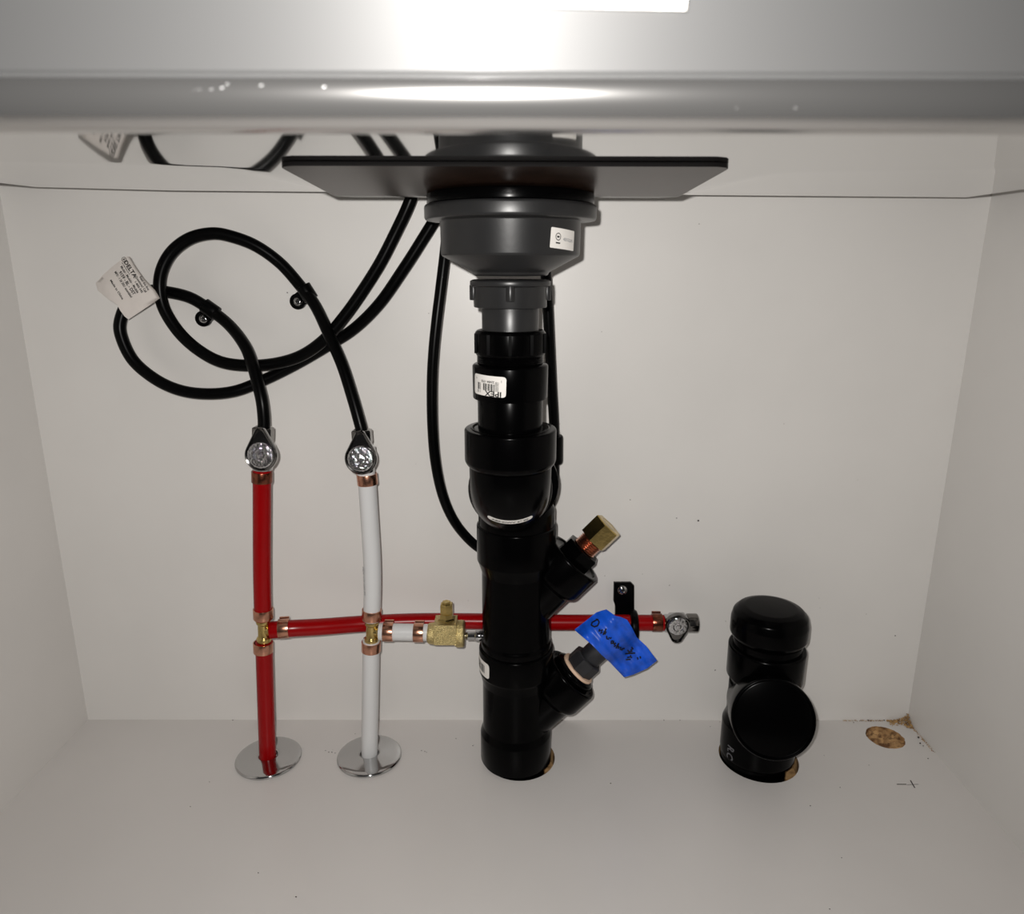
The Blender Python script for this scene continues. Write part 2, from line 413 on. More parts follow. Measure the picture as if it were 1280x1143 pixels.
# ================================================================== DRAIN FLANGE (grey)
TX, TY = .0127, -.147; T = IDX(TX, TY)
fl_ = thing('drain_flange', 'grey plastic drain housing with tapered body hanging under the sink centre', 'drain', (TX, TY, .42))
MB().lathe(solid([(.0570, .5092), (.0578, .5100), (.0578, .5165), (.0560, .5172)]), T, 64).build('mounting_ring', ABS, fl_)
b = MB()
b.lathe(chamf([(1e-5, .4620), (.0262, .4625), (.0275, .4650), (.0488, .4762), (.0490, .4985), (.0500, .4990), (.0590, .4996), (.0597, .5010), (.0597, .5080), (.0590, .5094), (.0520, .5096), (1e-5, .5096)], .0012), T, 72)
hous = b.build('housing', GREY, fl_)
b = MB(); b.lathe(solid([(.0262, .4405), (.0262, .4550), (.0288, .4556), (.0288, .4590), (.0262, .4600)]), T, 60)
for k in range(4):
    a = -PI / 2 + k * PI / 2; b.lathe(solid([(.0030, -.0058), (.0030, .0050)]), IDX(TX + .0262 * math.cos(a), TY + .0262 * math.sin(a)) @ Matrix.Translation((0, 0, .4512)), 16)
b.build('lock_nut', GREY, fl_)
MB().lathe(solid([(.0203, .405), (.0206, .4410)]), T, 48).build('tailpiece', GREY, fl_)
wp = cyl_warp(TX, TY, at(698, 299, TY - .036).z, .0492, .80, -.08)
st = sheet(.0240, .0128, .0006, wp, 'sticker', PAPER, fl_)
W2 = lambda u, v: cyl_warp(TX, TY, at(698, 299, TY - .036).z, .0494, .80, -.08)(u, v)
b = MB()
ringv = [];
for k in range(20):
    a = 2 * PI * k / 20; ringv += [W2(-.0058 + .0024 * math.cos(a), .0010 + .0024 * math.sin(a)), W2(-.0058 + .0019 * math.cos(a), .0010 + .0019 * math.sin(a))]
b.add(ringv, [(2 * k, (2 * k + 2) % 40, (2 * k + 3) % 40, 2 * k + 1) for k in range(20)])
bars([(-.0069, .0004, -.0047, .0015), (-.0076, -.0034, -.0038, -.0025)], W2, b)
b.build('certification_mark', INK, st, smooth=0)
lettering([('4E5G', .0026, .0018, -.0002, 0), ('2201', .0026, .0073, -.0004, 0)], W2, 'lettering', GINK, st)

# ================================================================== BLACK DRAIN PIPE
dp = thing('drain_pipe', 'black plastic drain pipe with two angled branches rising from the floor to the grey drain', 'pipe', (STX, STY, 0))
SM = IDX(STX, STY)
# slip nut with ribs
b = MB(); b.lathe(solid([(.0245, .4060), (.0258, .4085), (.0258, .4225), (.0240, .4246)]), T, 48)
for k in range(10):
    a = 2 * PI * k / 10 + .31; b.box((.0259 * math.cos(a), .0259 * math.sin(a), .4155), (.0022, .0022, .0140), T)
b.build('slip_nut', ABS, dp)
b = MB(); th = []
for k in range(5): z = .4008 + k * .0013; th += [(.0238, z), (.0246, z + .0006)]
b.lathe(solid([(.0275, .3750), (.0278, .3990), (.0262, .4003)] + th), T, 48)
cp = b.build('coupling', ABS, dp)
zc = at(615, 484, TY - .028).z
wpf = cyl_warp(TX, TY, zc, .0281, -.62, -.03)
st = sheet(.0292, .0146, .0022, wpf, 'barcode_sticker', PAPER, cp)
W3 = lambda u, v: cyl_warp(TX, TY, zc, .02825, -.62, -.03)(u, v)
b = MB(); rr = random.Random(7); u = -.0095; rects = []
while u < .0092:
    wd = rr.choice([.0003, .0003, .0006, .0009]);
    if not (-.0062 < u < -.0040): rects.append((u, -.0034, u + wd, .0016 if u < .0066 else .0034))
    u += wd + rr.choice([.0003, .0004, .0006])
bars(rects, W3, b); b.build('barcode', INK, st, smooth=0)
lettering([('IPEX', .0052, .0050, -.0051, PI, 1.3), ('22404 1702', .0022, .0002, .0031, PI, 1.1), ('6', .002, -.0112, .0044, PI), ('1', .002, .0112, .0040, PI), ('1 1/2', .0020, -.0080, -.0046, PI)], W3, 'lettering', INK, st)
MB().lathe(solid([(.0241, .335), (.0241, .376)]), T, 48).build('pipe', ABS, dp)
MB().lathe(solid([(.0300, .3330), (.0300, .3522), (.0285, .3530), (.0262, .3515)]), T, 48).build('bushing', ABS, dp)
# first elbow, turning back to the wall
def elbow(M, ro=.0312, rho=.030, lh0=.028, lh1=.026, hr=.0345, name='elbow', a_end=PI / 2):
    """M: origin at the start of the bend, flow along -z, bending towards +y"""
    b = MB(); pts = []; 
    for k in range(17):
        a = a_end * k / 16; pts.append(M @ V((0, rho * (1 - math.cos(a)), -rho * math.sin(a))))
    b.tube(pts, ro, 40)
    b.lathe(solid([(ro, -.001), (hr - .0012, .0015), (hr, .004), (hr, lh0 - .001), (hr - .001, lh0)]), M, 48)
    e = V(pts[-1]); d = (V(pts[-1]) - V(pts[-2])).normalized()
    b.lathe(solid([(ro, -.001), (hr - .0012, .0015), (hr, .004), (hr, lh1 - .001), (hr - .001, lh1)]), frame(e, d), 48)
    return b
M1 = Matrix.Translation((TX + .0002, TY, .3235)); RHO = .030
e1 = elbow(M1, lh0=.0285, lh1=.020).build('elbow', ABS, dp)
M2 = Matrix.Translation((STX, STY, .262)) @ Matrix.Rotation(PI, 4, 'X')          # second elbow built upside down
M2 = Matrix.Translation((STX, STY, .2635)) @ Matrix.Diagonal((1, -1, -1, 1))
e2 = elbow(M2, lh0=.0200, lh1=.012).build('elbow', ABS, dp)
def torus_warp(off):
    def f(u, v, s=0.):
        r = .0312 + off + s; th_ = u / .0312; ph = .74 - v / (RHO + .0312)
        cy, cz = TY + RHO, .3235; R_ = RHO + r * math.cos(th_)
        return (TX + r * math.sin(th_), cy - R_ * math.cos(ph), cz - R_ * math.sin(ph))
    return f
st = sheet(.0360, .0052, .0022, torus_warp(.0001), 'sticker', PAPER, e1)
lettering([('ABS-DWV 2" 90', .0032, 0, 0, 0, 1.3)], torus_warp(.0003), 'lettering', INK, st)
# wyes
def wye(zt, zb_, hubt, hubb, pe, br, name, hubL, rt=.0360):
    b = MB()
    b.lathe(solid([(hubb[1], zb_), (hubb[1], zb_ + hubb[0] * .8), (.0318, zb_ + hubb[0]), (.0318, zt - hubt - .010), (rt - .001, zt - hubt), (rt, zt - hubt + .002), (rt, zt - .001), (rt - .002, zt), (rt - .006, zt), (rt - .0065, zt - .002)]), SM, 56)
    d = V((.0685, 0, .0725)).normalized() if True else None
    L = (pe.x - STX) / d.x; base = pe - d * L
    b.lathe(solid([(br - .0045, 0), (br - .0045, L - hubL - .004), (br - .0008, L - hubL), (br, L - hubL + .003), (br, L - .0015), (br - .0012, L), (br - .004, L), (br - .0045, L - .0015)]), frame(base, d), 48)
    return b, d
p1 = at(719, 697, STY); b, D1 = wye(.246, .120, .036, (.012, .0330), p1, .0285, 'wye', .028)
w1 = b.build('wye_fitting', ABS, dp)
p2 = at(716, 842, STY); b, D2 = wye(.124, 0.0035, .027, (.036, .0343), p2, .0285, 'wye', .026, rt=.0350)
w2 = b.build('wye_fitting', ABS, dp)
MB().lathe(solid([(.0302, -.026), (.0302, .010)]), IDX(STX - .002, STY), 48).build('pipe', ABS, dp)
# branch one: hex bushing, threaded copper, brass nut
def hexp(r): return [(r * math.cos(PI / 3 * k + .26), r * math.sin(PI / 3 * k + .26)) for k in range(6)]
F1 = frame(p1, D1)
MB().prism(hexp(.0182), -.002, .0118, F1, .0009).build('hex_bushing', ABS, dp, smooth=20)
b = MB(); pr = []
for k in range(6): pr += [(.0098, .0115 + k * .0020), (.0114, .0115 + k * .0020 + .0010)]
b.lathe(solid(pr, .0001), F1, 32); b.build('threaded_nipple', COPPER, dp, smooth=20)
b = MB(); b.prism([(x * .0146, y * .0146) for x, y in [(math.cos(PI / 3 * k + .05), math.sin(PI / 3 * k + .05)) for k in range(6)]], .0232, .0435, F1, .0010)
nut = b.build('brass_nut', BRASS, dp, smooth=20)
MB().lathe([(.0078, .0436), (.0078, .0380), (1e-5, .0380)], F1, 24, close=False).build('bore', INK, nut)
# branch two: beige gasket, dark grey adapter
F2 = frame(p2, D2)
MB().lathe(solid([(.0215, -.001), (.0215, .0040), (.0180, .0060)]), F2, 40).build('reducer_ring', ABS, dp)
MB().lathe(solid([(.0168, .0035), (.0175, .0060), (.0175, .0085)]), F2, 40).build('gasket', BEIGE, dp)
b = MB(); b.prism([(.0150 * math.cos(PI / 4 * k + .2), .0150 * math.sin(PI / 4 * k + .2)) for k in range(8)], .0085, .0225, F2, .001)
b.lathe(solid([(.0110, .022), (.0110, .046)]), F2, 32); b.build('hose_adapter', GREYD, dp, smooth=25)
# sticker on the lower wye hub (wraps around the left side)
wps = cyl_warp(STX, STY, .1095, .0352, -1.20, 0)
st = sheet(.0290, .0150, .003, wps, 'barcode_sticker', PAPER, w2)
W4 = lambda u, v: cyl_warp(STX, STY, .1095, .0354, -1.20, 0)(u, v)
b = MB(); u = -.012; rects = []
while u < .0075:
    wd = rr.choice([.0004, .0004, .0008]); rects.append((u, -.004, u + wd, .004)); u += wd + rr.choice([.0004, .0006])
bars(rects, W4, b); b.build('barcode', INK, st, smooth=0)

# ================================================================== DRAIN STUB (right)
sp = thing('capped_drain_stub', 'short black capped drain stub standing in a floor hole at the right', 'pipe', (STUB.x, STUB.y, 0))
PM = IDX(STUB.x, STUB.y)
b = MB(); b.lathe(chamf([(1e-5, .1630), (.023, .1626), (.0290, .1606), (.0335, .1560), (.0352, .1490), (.0353, .1360), (.0322, .1300), (1e-5, .1300)][::-1], .001), PM, 56)
b.build('cap', ABS, sp)
MB().lathe(solid([(.0315, .110), (.0315, .134)]), PM, 48).build('pipe', ABS, sp)
b = MB(); b.lathe(solid([(.0300, .078), (.0310, .0880), (.0352, .0915), (.0354, .1215), (.0342, .1232), (.032, .1232)]), PM, 56)
b.lathe(solid([(.0343, .006), (.0352, .009), (.0352, .0400), (.0320, .0480), (.0318, .082)]), PM, 56)
dc = at(967, 900, -.120); dirn = V((.22, -1, .02)).normalized(); base = V((STUB.x, STUB.y, .0640))
L = (dc - base).length; dirn = (dc - base).normalized()
b.lathe(solid([(.0330, 0), (.0330, L - .032), (.0360, L - .028), (.0362, L - .002), (.0352, L), (.034, L), (.0335, L - .002)], .001), frame(base, dirn), 64)
tf = b.build('cleanout_tee', ABS, sp)
MB().lathe(solid([(.0330, L - .004), (.0330, L - .0015)]), frame(base, dirn), 48).build('plug', ABS, sp)
b = MB().lathe(solid([(.0312, -.026), (.0312, .010)]), IDX(STUB.x - .0030, STUB.y), 48); pp = b.build('pipe', ABS, sp)
pz = at(921, 950, STUB.y - .03)
ang = -1.12
W5 = lambda u, v: cyl_warp(STUB.x, STUB.y, .0185, .0354, ang)(u, v)
lettering([('R.C', .0115, 0, -.002, -PI / 2 - .05, .8)], W5, 'lettering', DINK, tf)

# ================================================================== WATER PIPES
def ring(M, r, h, m_, parent, tabs=True):
    b = MB(); b.lathe(chamf([(r - .0012, -h / 2), (r, -h / 2), (r, h / 2), (r - .0012, h / 2), (r - .0012, -h / 2)], .0003), M, 36, close=False)
    if tabs: b.box((r * .82, -r * .75, 0), (.0022, .0022, h * .9), M)
    return b.build('crimp_ring', m_, parent)
PR = .0080
def along(pts, py):
    """interpolate a measured centre line (px, py, y) at image row py"""
    for (a, b_) in zip(pts, pts[1:]):
        if min(a[1], b_[1]) <= py <= max(a[1], b_[1]):
            t = (py - a[1]) / (b_[1] - a[1]); return at(a[0] + (b_[0] - a[0]) * t, py, a[2] + (b_[2] - a[2]) * t)
def seg_tube(pts, n=8): return spline([at(*p) for p in pts], n)
def dirat(P, p):
    k = min(range(len(P)), key=lambda i: (P[i] - p).length); return (P[min(k + 1, len(P) - 1)] - P[max(k - 1, 0)]).normalized()
# --- red (hot)
RLo = [(335, 957, -.065), (334, 930, -.065), (332, 870, -.064), (330, 803, -.063)]
RUp = [(329, 774, -.063), (328, 740, -.063), (327.5, 700, -.063), (327.5, 640, -.063), (327.5, 585, -.063)]
hot = thing('hot_water_pipe', 'red plastic water pipe rising at the left and running behind the drain', 'pipe', at(335, 950, -.065))
def pipe_part(path, name, m_, parent, r=PR): return MB().tube(path, r, 24).build(name, m_, parent)
P_lo = seg_tube(RLo); P_up = seg_tube(RUp)
pipe_part(P_lo, 'tube', RED, hot); pipe_part(P_up, 'tube', RED, hot)
def put_ring(px, py, y, P, m_, parent, h=.0098, r=.0091):
    p = at(px, py, y); return ring(frame(p, dirat(P, p)), r, h, m_, parent)
put_ring(329, 809, -.063, P_lo, COPPER, hot); put_ring(329, 767, -.063, P_up, COPPER, hot)
tag(put_ring(327.5, 596, -.063, P_up, COPPERD, hot), 'darkened copper crimp ring', None)
HZ = [(338, 788, -.063), (363, 786, -.061), (400, 784, -.052), (455, 780, -.038), (520, 777, -.028), (600, 777, -.0215), (690, 778.5, -.0195), (760, 778.5, -.0195), (836, 779, -.021)]
P_hz = seg_tube(HZ); pipe_part(P_hz, 'tube', RED, hot)
put_ring(355, 786, -.0616, P_hz, COPPER, hot); tag(put_ring(821, 778.5, -.021, P_hz, COPPERD, hot), 'darkened copper crimp ring', None)
def tee(px, py, y, parent, m_, top, bot, side):
    c = at(px, py, y); a, b_ = at(*top), at(*bot); b = MB(); d = (a - b_).normalized(); h = (a - b_).length / 2
    b.lathe(solid([(.0066, -h - .002), (.0066, -h + .0025), (.0052, -h + .0035), (.0052, h - .0035), (.0066, h - .0025), (.0066, h + .002)]), frame(c, d), 28)
    s = at(*side); b.lathe(solid([(.0048, 0), (.0048, (s - c).length - .0025), (.0062, (s - c).length - .0015), (.0062, (s - c).length + .003)]), frame(c, s - c), 24)
    return b.build('tee_fitting', m_, parent)
tee(329.5, 788, -.063, hot, BRASS, (329, 776, -.063), (330, 800, -.063), (340, 788, -.063))
# --- white (cold)
cold = thing('cold_water_pipe', 'white plastic water pipe rising from the floor between red pipe and drain', 'pipe', at(462, 950, -.061))
WLo = [(462, 957, -.061), (462, 930, -.061), (463, 870, -.061), (464, 801, -.061)]
WUp = [(464.5, 775, -.061), (465.5, 740, -.061), (465, 700, -.061), (462, 650, -.061), (459, 605, -.061), (457, 588, -.061)]
Q_lo = seg_tube(WLo); Q_up = seg_tube(WUp)
pipe_part(Q_lo, 'tube', WHT, cold); pipe_part(Q_up, 'tube', WHT, cold)
put_ring(464, 808, -.061, Q_lo, COPPER, cold); put_ring(464.5, 768, -.061, Q_up, COPPER, cold); put_ring(459, 599, -.061, Q_up, COPPER, cold)
WH = [(474, 790, -.061), (505, 790.5, -.061), (536, 791, -.061)]
Q_h = seg_tube(WH); pipe_part(Q_h, 'tube', WHT, cold)
put_ring(485.5, 790, -.061, Q_h, COPPER, cold, .0095); put_ring(523.5, 791, -.061, Q_h, COPPER, cold, .0095)
tee(464.5, 789, -.061, cold, BRASS, (464.5, 777, -.061), (464, 800, -.061), (475, 790, -.061))
lettering([('PEX 1/2 100 PSI', .0045, 0, 0, 0)], lambda u, v: cyl_warp(at(465, 725, -.061).x, -.061, at(465, 725, -.061).z, .0082, -.95)(v, -u), 'lettering', GINK, cold)
# --- brass branch valve
bv = thing('brass_branch_valve', 'small cast brass valve on the end of the short white branch pipe', 'valve', at(556, 792, -.061))
c = at(534, 792, -.061); k = .000752; X = frame(c, V((1, 0, -.01)))
b = MB(); b.lathe(solid([(.0078, 0), (.0096, .0015), (.0103, .006), (.0103, .0068), (.0107, .0072), (.0107, .026), (.0122, .0268), (.0126, .0285), (.0126, .034), (.0115, .0352)]), X, 40)
c2 = at(557.5, 782, -.063); b.box((c2.x, c2.y - .0015, c2.z - .004), (.0205, .0205, .020)); body = b.build('body', BRASSR, bv)
b = MB(); c3 = at(558.5, 779, -.061); Z = frame(c3, UP)
b.lathe(solid([(.0072, -.002), (.0092, .0025), (.0092, .0050), (.0070, .0060), (.0062, .0105), (.0055, .0125), (.0042, .0130), (.0042, .022)]), Z, 6)
b.build('stem', BRASS, bv, smooth=20)
MB().lathe(solid([(.0055, 0), (.0065, .0012), (.0065, .0100), (.0057, .0112)]), frame(at(558.5, 768, -.061), UP), 6).build('cap_nut', BRASS, bv, smooth=20)
b = MB(); b.lathe(solid([(.0030, 0), (.0030, .0025), (.0042, .003), (.0042, .0105), (.0050, .011), (.0050, .018)]), frame(at(580, 795, -.061), V((1, 0, 0))), 24)
b.build('outlet_stem', CHROME, bv)
# --- floor plates
def plate(px, py, y, r, name, label):
    c = at(px, py, y); c.z = 0; M = frame(c, UP)
    b = MB(); b.lathe(chamf([(PR + .0005, .0002), (r - .0006, .0002), (r, .0012), (r, .0024), (r - .0010, .0036), (r - .006, .0042), (r * .45, .0050), (PR + .002, .0058), (PR + .0006, .0050), (PR + .0005, .0002)], .0005), M, 64, close=False)
    return tag(b.build('floor_plate', CHROME, origin=c), label, 'escutcheon', 'round chrome plates on the cabinet floor')
plate(336, 948.5, -.064, .0315, '', 'round chrome plate around the foot of the red pipe')
plate(462, 947.5, -.061, .0315, '', 'round chrome plate around the foot of the white pipe')

# --- shut-off valves
def valve(px, py, y, label, rot, flow_top, flow_bot, sidecap=False, HR=.0133, HL=.0195, ht=.0042):
    """handle disc centred at (px, py); rot turns the lever about the view axis (0 = up)"""
    c = at(px, py, y); s = .00070
    t = thing('shutoff_valve', label, 'valve', c + V((0, .012, 0)), 'chrome quarter-turn shutoff valves')
    a, e = at(*flow_top), at(*flow_bot); d = (a - e).normalized(); L = (a - e).length
    M = frame(e, d)
    b = MB()
    b.lathe(solid([(.0070, 0), (.0088, .001), (.0088, L * .16), (.0104, L * .18), (.0107, L * .60), (.0082, L * .64), (.0082, L * .70)]), M, 32)
    b.lathe(solid([(.0060, 0), (.0060, .016)]), frame(c + V((0, .014, 0)), V((0, -1, 0))), 24)
    b.build('body', CHROME, t)
    MB().lathe(solid([(.0088, L * .68), (.0094, L * .70), (.0094, L * .98), (.0080, L)]), M, 6 if not sidecap else 32).build('outlet_nut', DCHR, t, smooth=20)
    # teardrop lever plate
    poly = []
    al = math.acos((HR - ht) / HL)
    for k_ in range(25):
        g = PI / 2 + al + (2 * PI - 2 * al) * k_ / 24; poly.append((HR * math.cos(g), HR * math.sin(g)))
    for k_ in range(9):
        g = PI / 2 - al + 2 * al * k_ / 8; poly.append((ht * math.cos(g), HL + ht * math.sin(g)))
    Mh = Matrix.Translation(c) @ Matrix.Rotation(rot, 4, 'Y') @ Matrix.Rotation(PI / 2 - .10, 4, 'X')
    b = MB(); n = len(poly)
    def rg(k_, h): return [(x * k_, (y_ - .004) * k_ + .004, h) for x, y_ in poly]
    rings = [rg(1.0, -.0035), rg(1.03, -.001), rg(1.03, .0022), rg(.97, .0032), rg(.90, .0028), rg(.84, .0010)]
    vs = sum(rings, []); fs = [tuple(range(n))[::-1], tuple(range((len(rings) - 1) * n, len(rings) * n))]
    for i in range(len(rings) - 1):
        for j in range(n): j2 = (j + 1) % n; fs.append((i * n + j, i * n + j2, (i + 1) * n + j2, (i + 1) * n + j))
    b.add(vs, fs, Mh); h = b.build('lever_handle', LEVER, t)
    b = MB(); b.lathe(chamf([(HR * .86, .0005), (HR * .86, .0030), (HR * .77, .0040), (.0050, .0044), (.0046, .0036), (.0022, .0036), (.0020, .0044), (1e-5, .0044)], .0003), Mh, 40)
    tag(b.build('handle_cap', CHROMER, h), 'rippled chrome cap', None)
    return t
valve(327, 569, -.081, 'chrome shutoff valve on top of the red riser, lever pointing up', 0, (329, 534, -.063), (328, 588, -.063))
valve(451.5, 573, -.079, 'chrome shutoff valve on top of the white riser, lever pointing up', 0, (452, 537, -.061), (456, 591, -.061))
valve(847, 781.5, -.039, 'chrome shutoff valve at the right end of the red pipe, lever pointing down', PI, (872, 779, -.021), (829, 779, -.021), True, .0116, .0132, .0058)

# ================================================================== HOSES
HRAD = .0053
def hose(pts, name, label, r=HRAD, n=10):
    P = spline([at(*p) for p in pts], n); b = MB().tube(P, r, 18)
    o = P[0]; return tag(b.build(name, RUB, origin=o), label, 'hose', 'black hoses in the cabinet'), P
A = [(328, 541, -.062), (330, 530, -.0615), (328, 505, -.060), (323, 482, -.056), (316, 457, -.049), (306, 432, -.036), (287, 407, -.020), (262, 387, -.0115), (237, 372, -.012), (208, 365, -.0125), (185, 364, -.013), (164, 374, -.017), (152, 396, -.021), (151, 418, -.023), (166, 450, -.024), (194, 474, -.024), (225, 488, -.023), (259, 492.5, -.022), (294, 489, -.019), (328, 476, -.014), (369, 456, -.010), (412, 431, -.009), (444, 410, -.010), (475, 379, -.014), (505, 336, -.018), (528, 300, -.020), (546, 270, -.022), (562, 236, -.024), (575, 200, -.026)]
B = [(454, 545, -.060), (450, 530, -.059), (441, 498, -.054), (428, 457, -.045), (412, 420, -.034), (394, 382, -.018), (375, 357, -.0120), (350, 329, -.0115), (319, 307, -.015), (287, 295, -.018), (264, 292, -.020), (238, 298, -.022), (216, 314, -.024), (203, 336, -.026), (199.5, 361, -.027), (206, 388, -.028), (225, 417, -.029), (250, 439, -.030), (278, 453, -.030), (312, 457, -.029), (347, 454, -.027), (378, 444, -.026), (406, 424, -.0255), (431, 395, -.025), (453, 364, -.025), (475, 329, -.026), (494, 292, -.027), (510, 258, -.029), (520, 230, -.030), (530, 200, -.031)]
hose(A, 'supply_hose', 'black hose from the red pipe valve, looping far left through the paper tag')
hose(B, 'supply_hose', 'black hose from the white pipe valve, making the tall upper loop')
Cc = [(562, 236, -.040), (558, 300, -.042), (551, 360, -.045), (546, 400, -.047), (542, 440, -.048), (540, 480, -.048), (540.5, 530, -.048), (544, 575, -.046), (552, 615, -.040), (564, 645, -.032), (580, 668, -.0200), (600, 686, -.0130), (625, 697, -.0110), (650, 694, -.0110), (670, 676, -.0115), (684, 648, -.013), (692, 610, -.0150), (693, 575, -.018), (692.5, 531, -.024), (689.5, 479, -.032), (687, 430, -.038), (684, 370, -.042), (681, 320, -.044), (678, 240, -.046)]
o, PC = hose(Cc, 'spray_hose', 'black spray hose hanging in a long U behind the drain pipe', .0047)
# hose collar beside the drain hub
pc = at(695, 562, -.020)
MB().lathe(solid([(.0060, -.014), (.0066, -.012), (.0066, .012), (.0060, .014)]), frame(pc, dirat(PC, pc)), 24, ).build('collar', RUB, o)

# ------------------------------------------------------------------ hose clips
def screw(px, py, y, parent, r=.0048):
    c = at(px, py, y); M = frame(c, V((0, -1, .1)))
    b = MB(); b.lathe(solid([(r * .6, -.006), (r, -.0002), (r * .92, .0010), (r * .55, .0020)]), M, 28); s_ = b.build('screw', CHROME, parent)
    b = MB(); b.box((0, 0, .0021), (r * .9, r * .2, .0004), M); b.box((0, 0, .0021), (r * .2, r * .9, .0004), M); b.build('screw_recess', INK, s_, smooth=0)
def clip(sx, sy_, hx, hy, hd, label, lobe=.0072, wide=.0135, r_in=.0051, y_h=-.0115):
    t = thing('hose_clip', label, 'clip', at(sx, sy_, -.002), 'black clips screwed to the back wall')
    cs = at(sx, sy_, -.0035); ch = at(hx, hy, y_h); d = V((hd[0], 0, -hd[1])).normalized()
    b = MB(); M = frame(V((cs.x, -.0002, cs.z)), V((0, -1, 0)))
    b.lathe(solid([(lobe, 0), (lobe, .0052), (lobe - .0006, .0058)]), M, 36)
    # neck from lobe to strap
    u = V((ch.x - cs.x, 0, ch.z - cs.z)); L = u.length; u.normalize(); n_ = d
    hw = wide / 2; y0, y1 = -.0003, -.0070
    A0 = V((cs.x, 0, cs.z)); B0 = V((ch.x, 0, ch.z))
    q = [A0 - n_ * hw * .95, A0 + n_ * hw * .95, B0 + n_ * hw, B0 - n_ * hw]
    b.add([(p.x, y0, p.z) for p in q] + [(p.x, y1, p.z) for p in q], [(0, 1, 2, 3), (7, 6, 5, 4), (0, 4, 5, 1), (1, 5, 6, 2), (2, 6, 7, 3), (3, 7, 4, 0)])
    ro = r_in + .0016
    b.lathe(chamf([(r_in, -hw), (ro, -hw), (ro, hw), (r_in, hw), (r_in, -hw)], .0004), frame(ch, d), 36, close=False)
    b.build('strap', RUB, t)
    screw(sx, sy_, -.0065, t, .0042)
clip(254.5, 398.5, 263, 387, (.80, .60), 'black clip at the left, holding the hose from the red pipe valve')
clip(372.5, 377, 384, 366, (.50, .86), 'black clip in the middle, holding the hose from the white pipe valve', y_h=-.0120)
# bigger strap hanger around the horizontal red pipe
t = thing('pipe_hanger', 'black plastic hanger strap screwed to the wall above the red pipe end', 'bracket', at(780, 745, -.003))
b = MB(); pts = [(767.5, 729, 0), (789, 729, 0), (793, 733, 0), (793, 762, 0), (797, 770, 0), (797, 790, 0), (769, 790, 0), (769, 758, 0), (767, 752, 0)]
W_ = [at(x, y, -.006) for x, y, _ in pts]; cen = W_[0]
b.prism([(p.x - cen.x, p.z - cen.z) for p in W_], 0, .0034, Matrix.Translation((cen.x, -.0025, cen.z)) @ Matrix.Rotation(PI / 2, 4, 'X'), .0006)
pcn = at(791.5, 789, -.0195); pcn = at(791.5, 779, -.0195)
b.lathe(chamf([(.0081, -.0040), (.0160, -.0034), (.0168, -.002), (.0168, .002), (.0160, .0034), (.0081, .0040), (.0081, -.0040)], .0004), frame(pcn + V((0, 0, -.004)), V((1, 0, 0))), 40, close=False)
b.build('strap', RUB, t, smooth=30)
screw(778, 738, -.0068, t, .0050)

# ------------------------------------------------------------------ paper tag on the left loop
tg = [(157, 320.5), (162.5, 321), (169.5, 333), (180, 348), (194, 363), (200, 373), (180, 386.5), (160.5, 399.5), (155.5, 395.5), (150, 388), (146.5, 381), (135, 374), (122, 363), (119.5, 354), (128, 344.5), (140, 333.5)]
def tag_y(px, py):
    # the left flap folds back towards the wall, the printed face stands proud
    side = ((px - 146) * .84 - (py - 360) * .54 * -1)   # rough distance right of the fold
    f_ = (px - 121) / 80; return -.0200 - .026 * min(max(f_, 0), 1) ** .6 - .004 * math.sin(PI * (py - 320) / 80)
cx_, cy_ = 160, 361; b = MB(); vs = []; fs = []; RN = 6; n = len(tg)
for lay in (0, 1):
    for i in range(RN + 1):
        for (x, y) in tg:
            q = i / RN; px, py = cx_ + (x - cx_) * q, cy_ + (y - cy_) * q; vs.append(at(px, py, tag_y(px, py) + lay * .0003))
for lay in (0, 1):
    o_ = lay * (RN + 1) * n
    for i in range(RN):
        for k in range(n):
            k2 = (k + 1) % n; f = (o_ + i * n + k, o_ + i * n + k2, o_ + (i + 1) * n + k2, o_ + (i + 1) * n + k); fs.append(f if lay else f[::-1])
o_ = (RN + 1) * n
for k in range(n): k2 = (k + 1) % n; fs.append((RN * n + k, RN * n + k2, o_ + RN * n + k2, o_ + RN * n + k))
b.add(vs, fs); pt = b.build('paper_tag', TAGM, smooth=60)
tag(pt, 'creased white printed paper tag wrapped on the hose at far left', 'tag')
# printed lines, running down to the right
ta = math.atan2(-36, 23)
def tagw(u, v):  # u, v in survey pixels along / across the print
    d = V((23, 36)).normalized(); q = V((d.y, -d.x)); px = 158 + d.x * u + q.x * v; py = 352 + d.y * u + q.y * v
    return at(px, py, tag_y(px, py) - .0006)
LN = [('DELTA', 7.0, -10.5, 12.2, 0, 1.15), ('see what Delta can do', 2.0, -14, 8.2, 0, 1.0), ('Model - Modelo - Modele', 4.0, 0, 4.6, 0, .95),
      ('9159 - BL - DST', 5.4, 2, -.4, 0, .95), ('MFG : 1 26 2021 assembled', 4.0, 1, -5.4, 0, .85), ('Made in China', 3.4, 2, -15.8, 0, 1.45),
      ('Read this first', 3.8, 14, 17.6, 0, .95), ('Questions? Call', 3.8, 12.5, 13.4, 0, 1.0), ('1-800-345', 3.8, 14, 9.2, 0, 1.1)]
lettering(LN, tagw, 'lettering', INK, pt)
b = MB(); rv = []
for k_ in range(18):
    a = 2 * PI * k_ / 18; rv += [tagw(-25.0 + 3.0 * math.cos(a), 12.2 + 3.0 * math.sin(a)), tagw(-25.0 + 2.4 * math.cos(a), 12.2 + 2.4 * math.sin(a))]
b.add(rv, [(2 * k_, (2 * k_ + 2) % 36, (2 * k_ + 3) % 36, 2 * k_ + 1) for k_ in range(18)])
b.add([tagw(-25.0 + 1.7 * math.cos(2 * PI * k_ / 3), 12.2 + 1.7 * math.sin(2 * PI * k_ / 3)) for k_ in range(3)], [(0, 1, 2)])
b.build('logo', INK, pt, smooth=0)

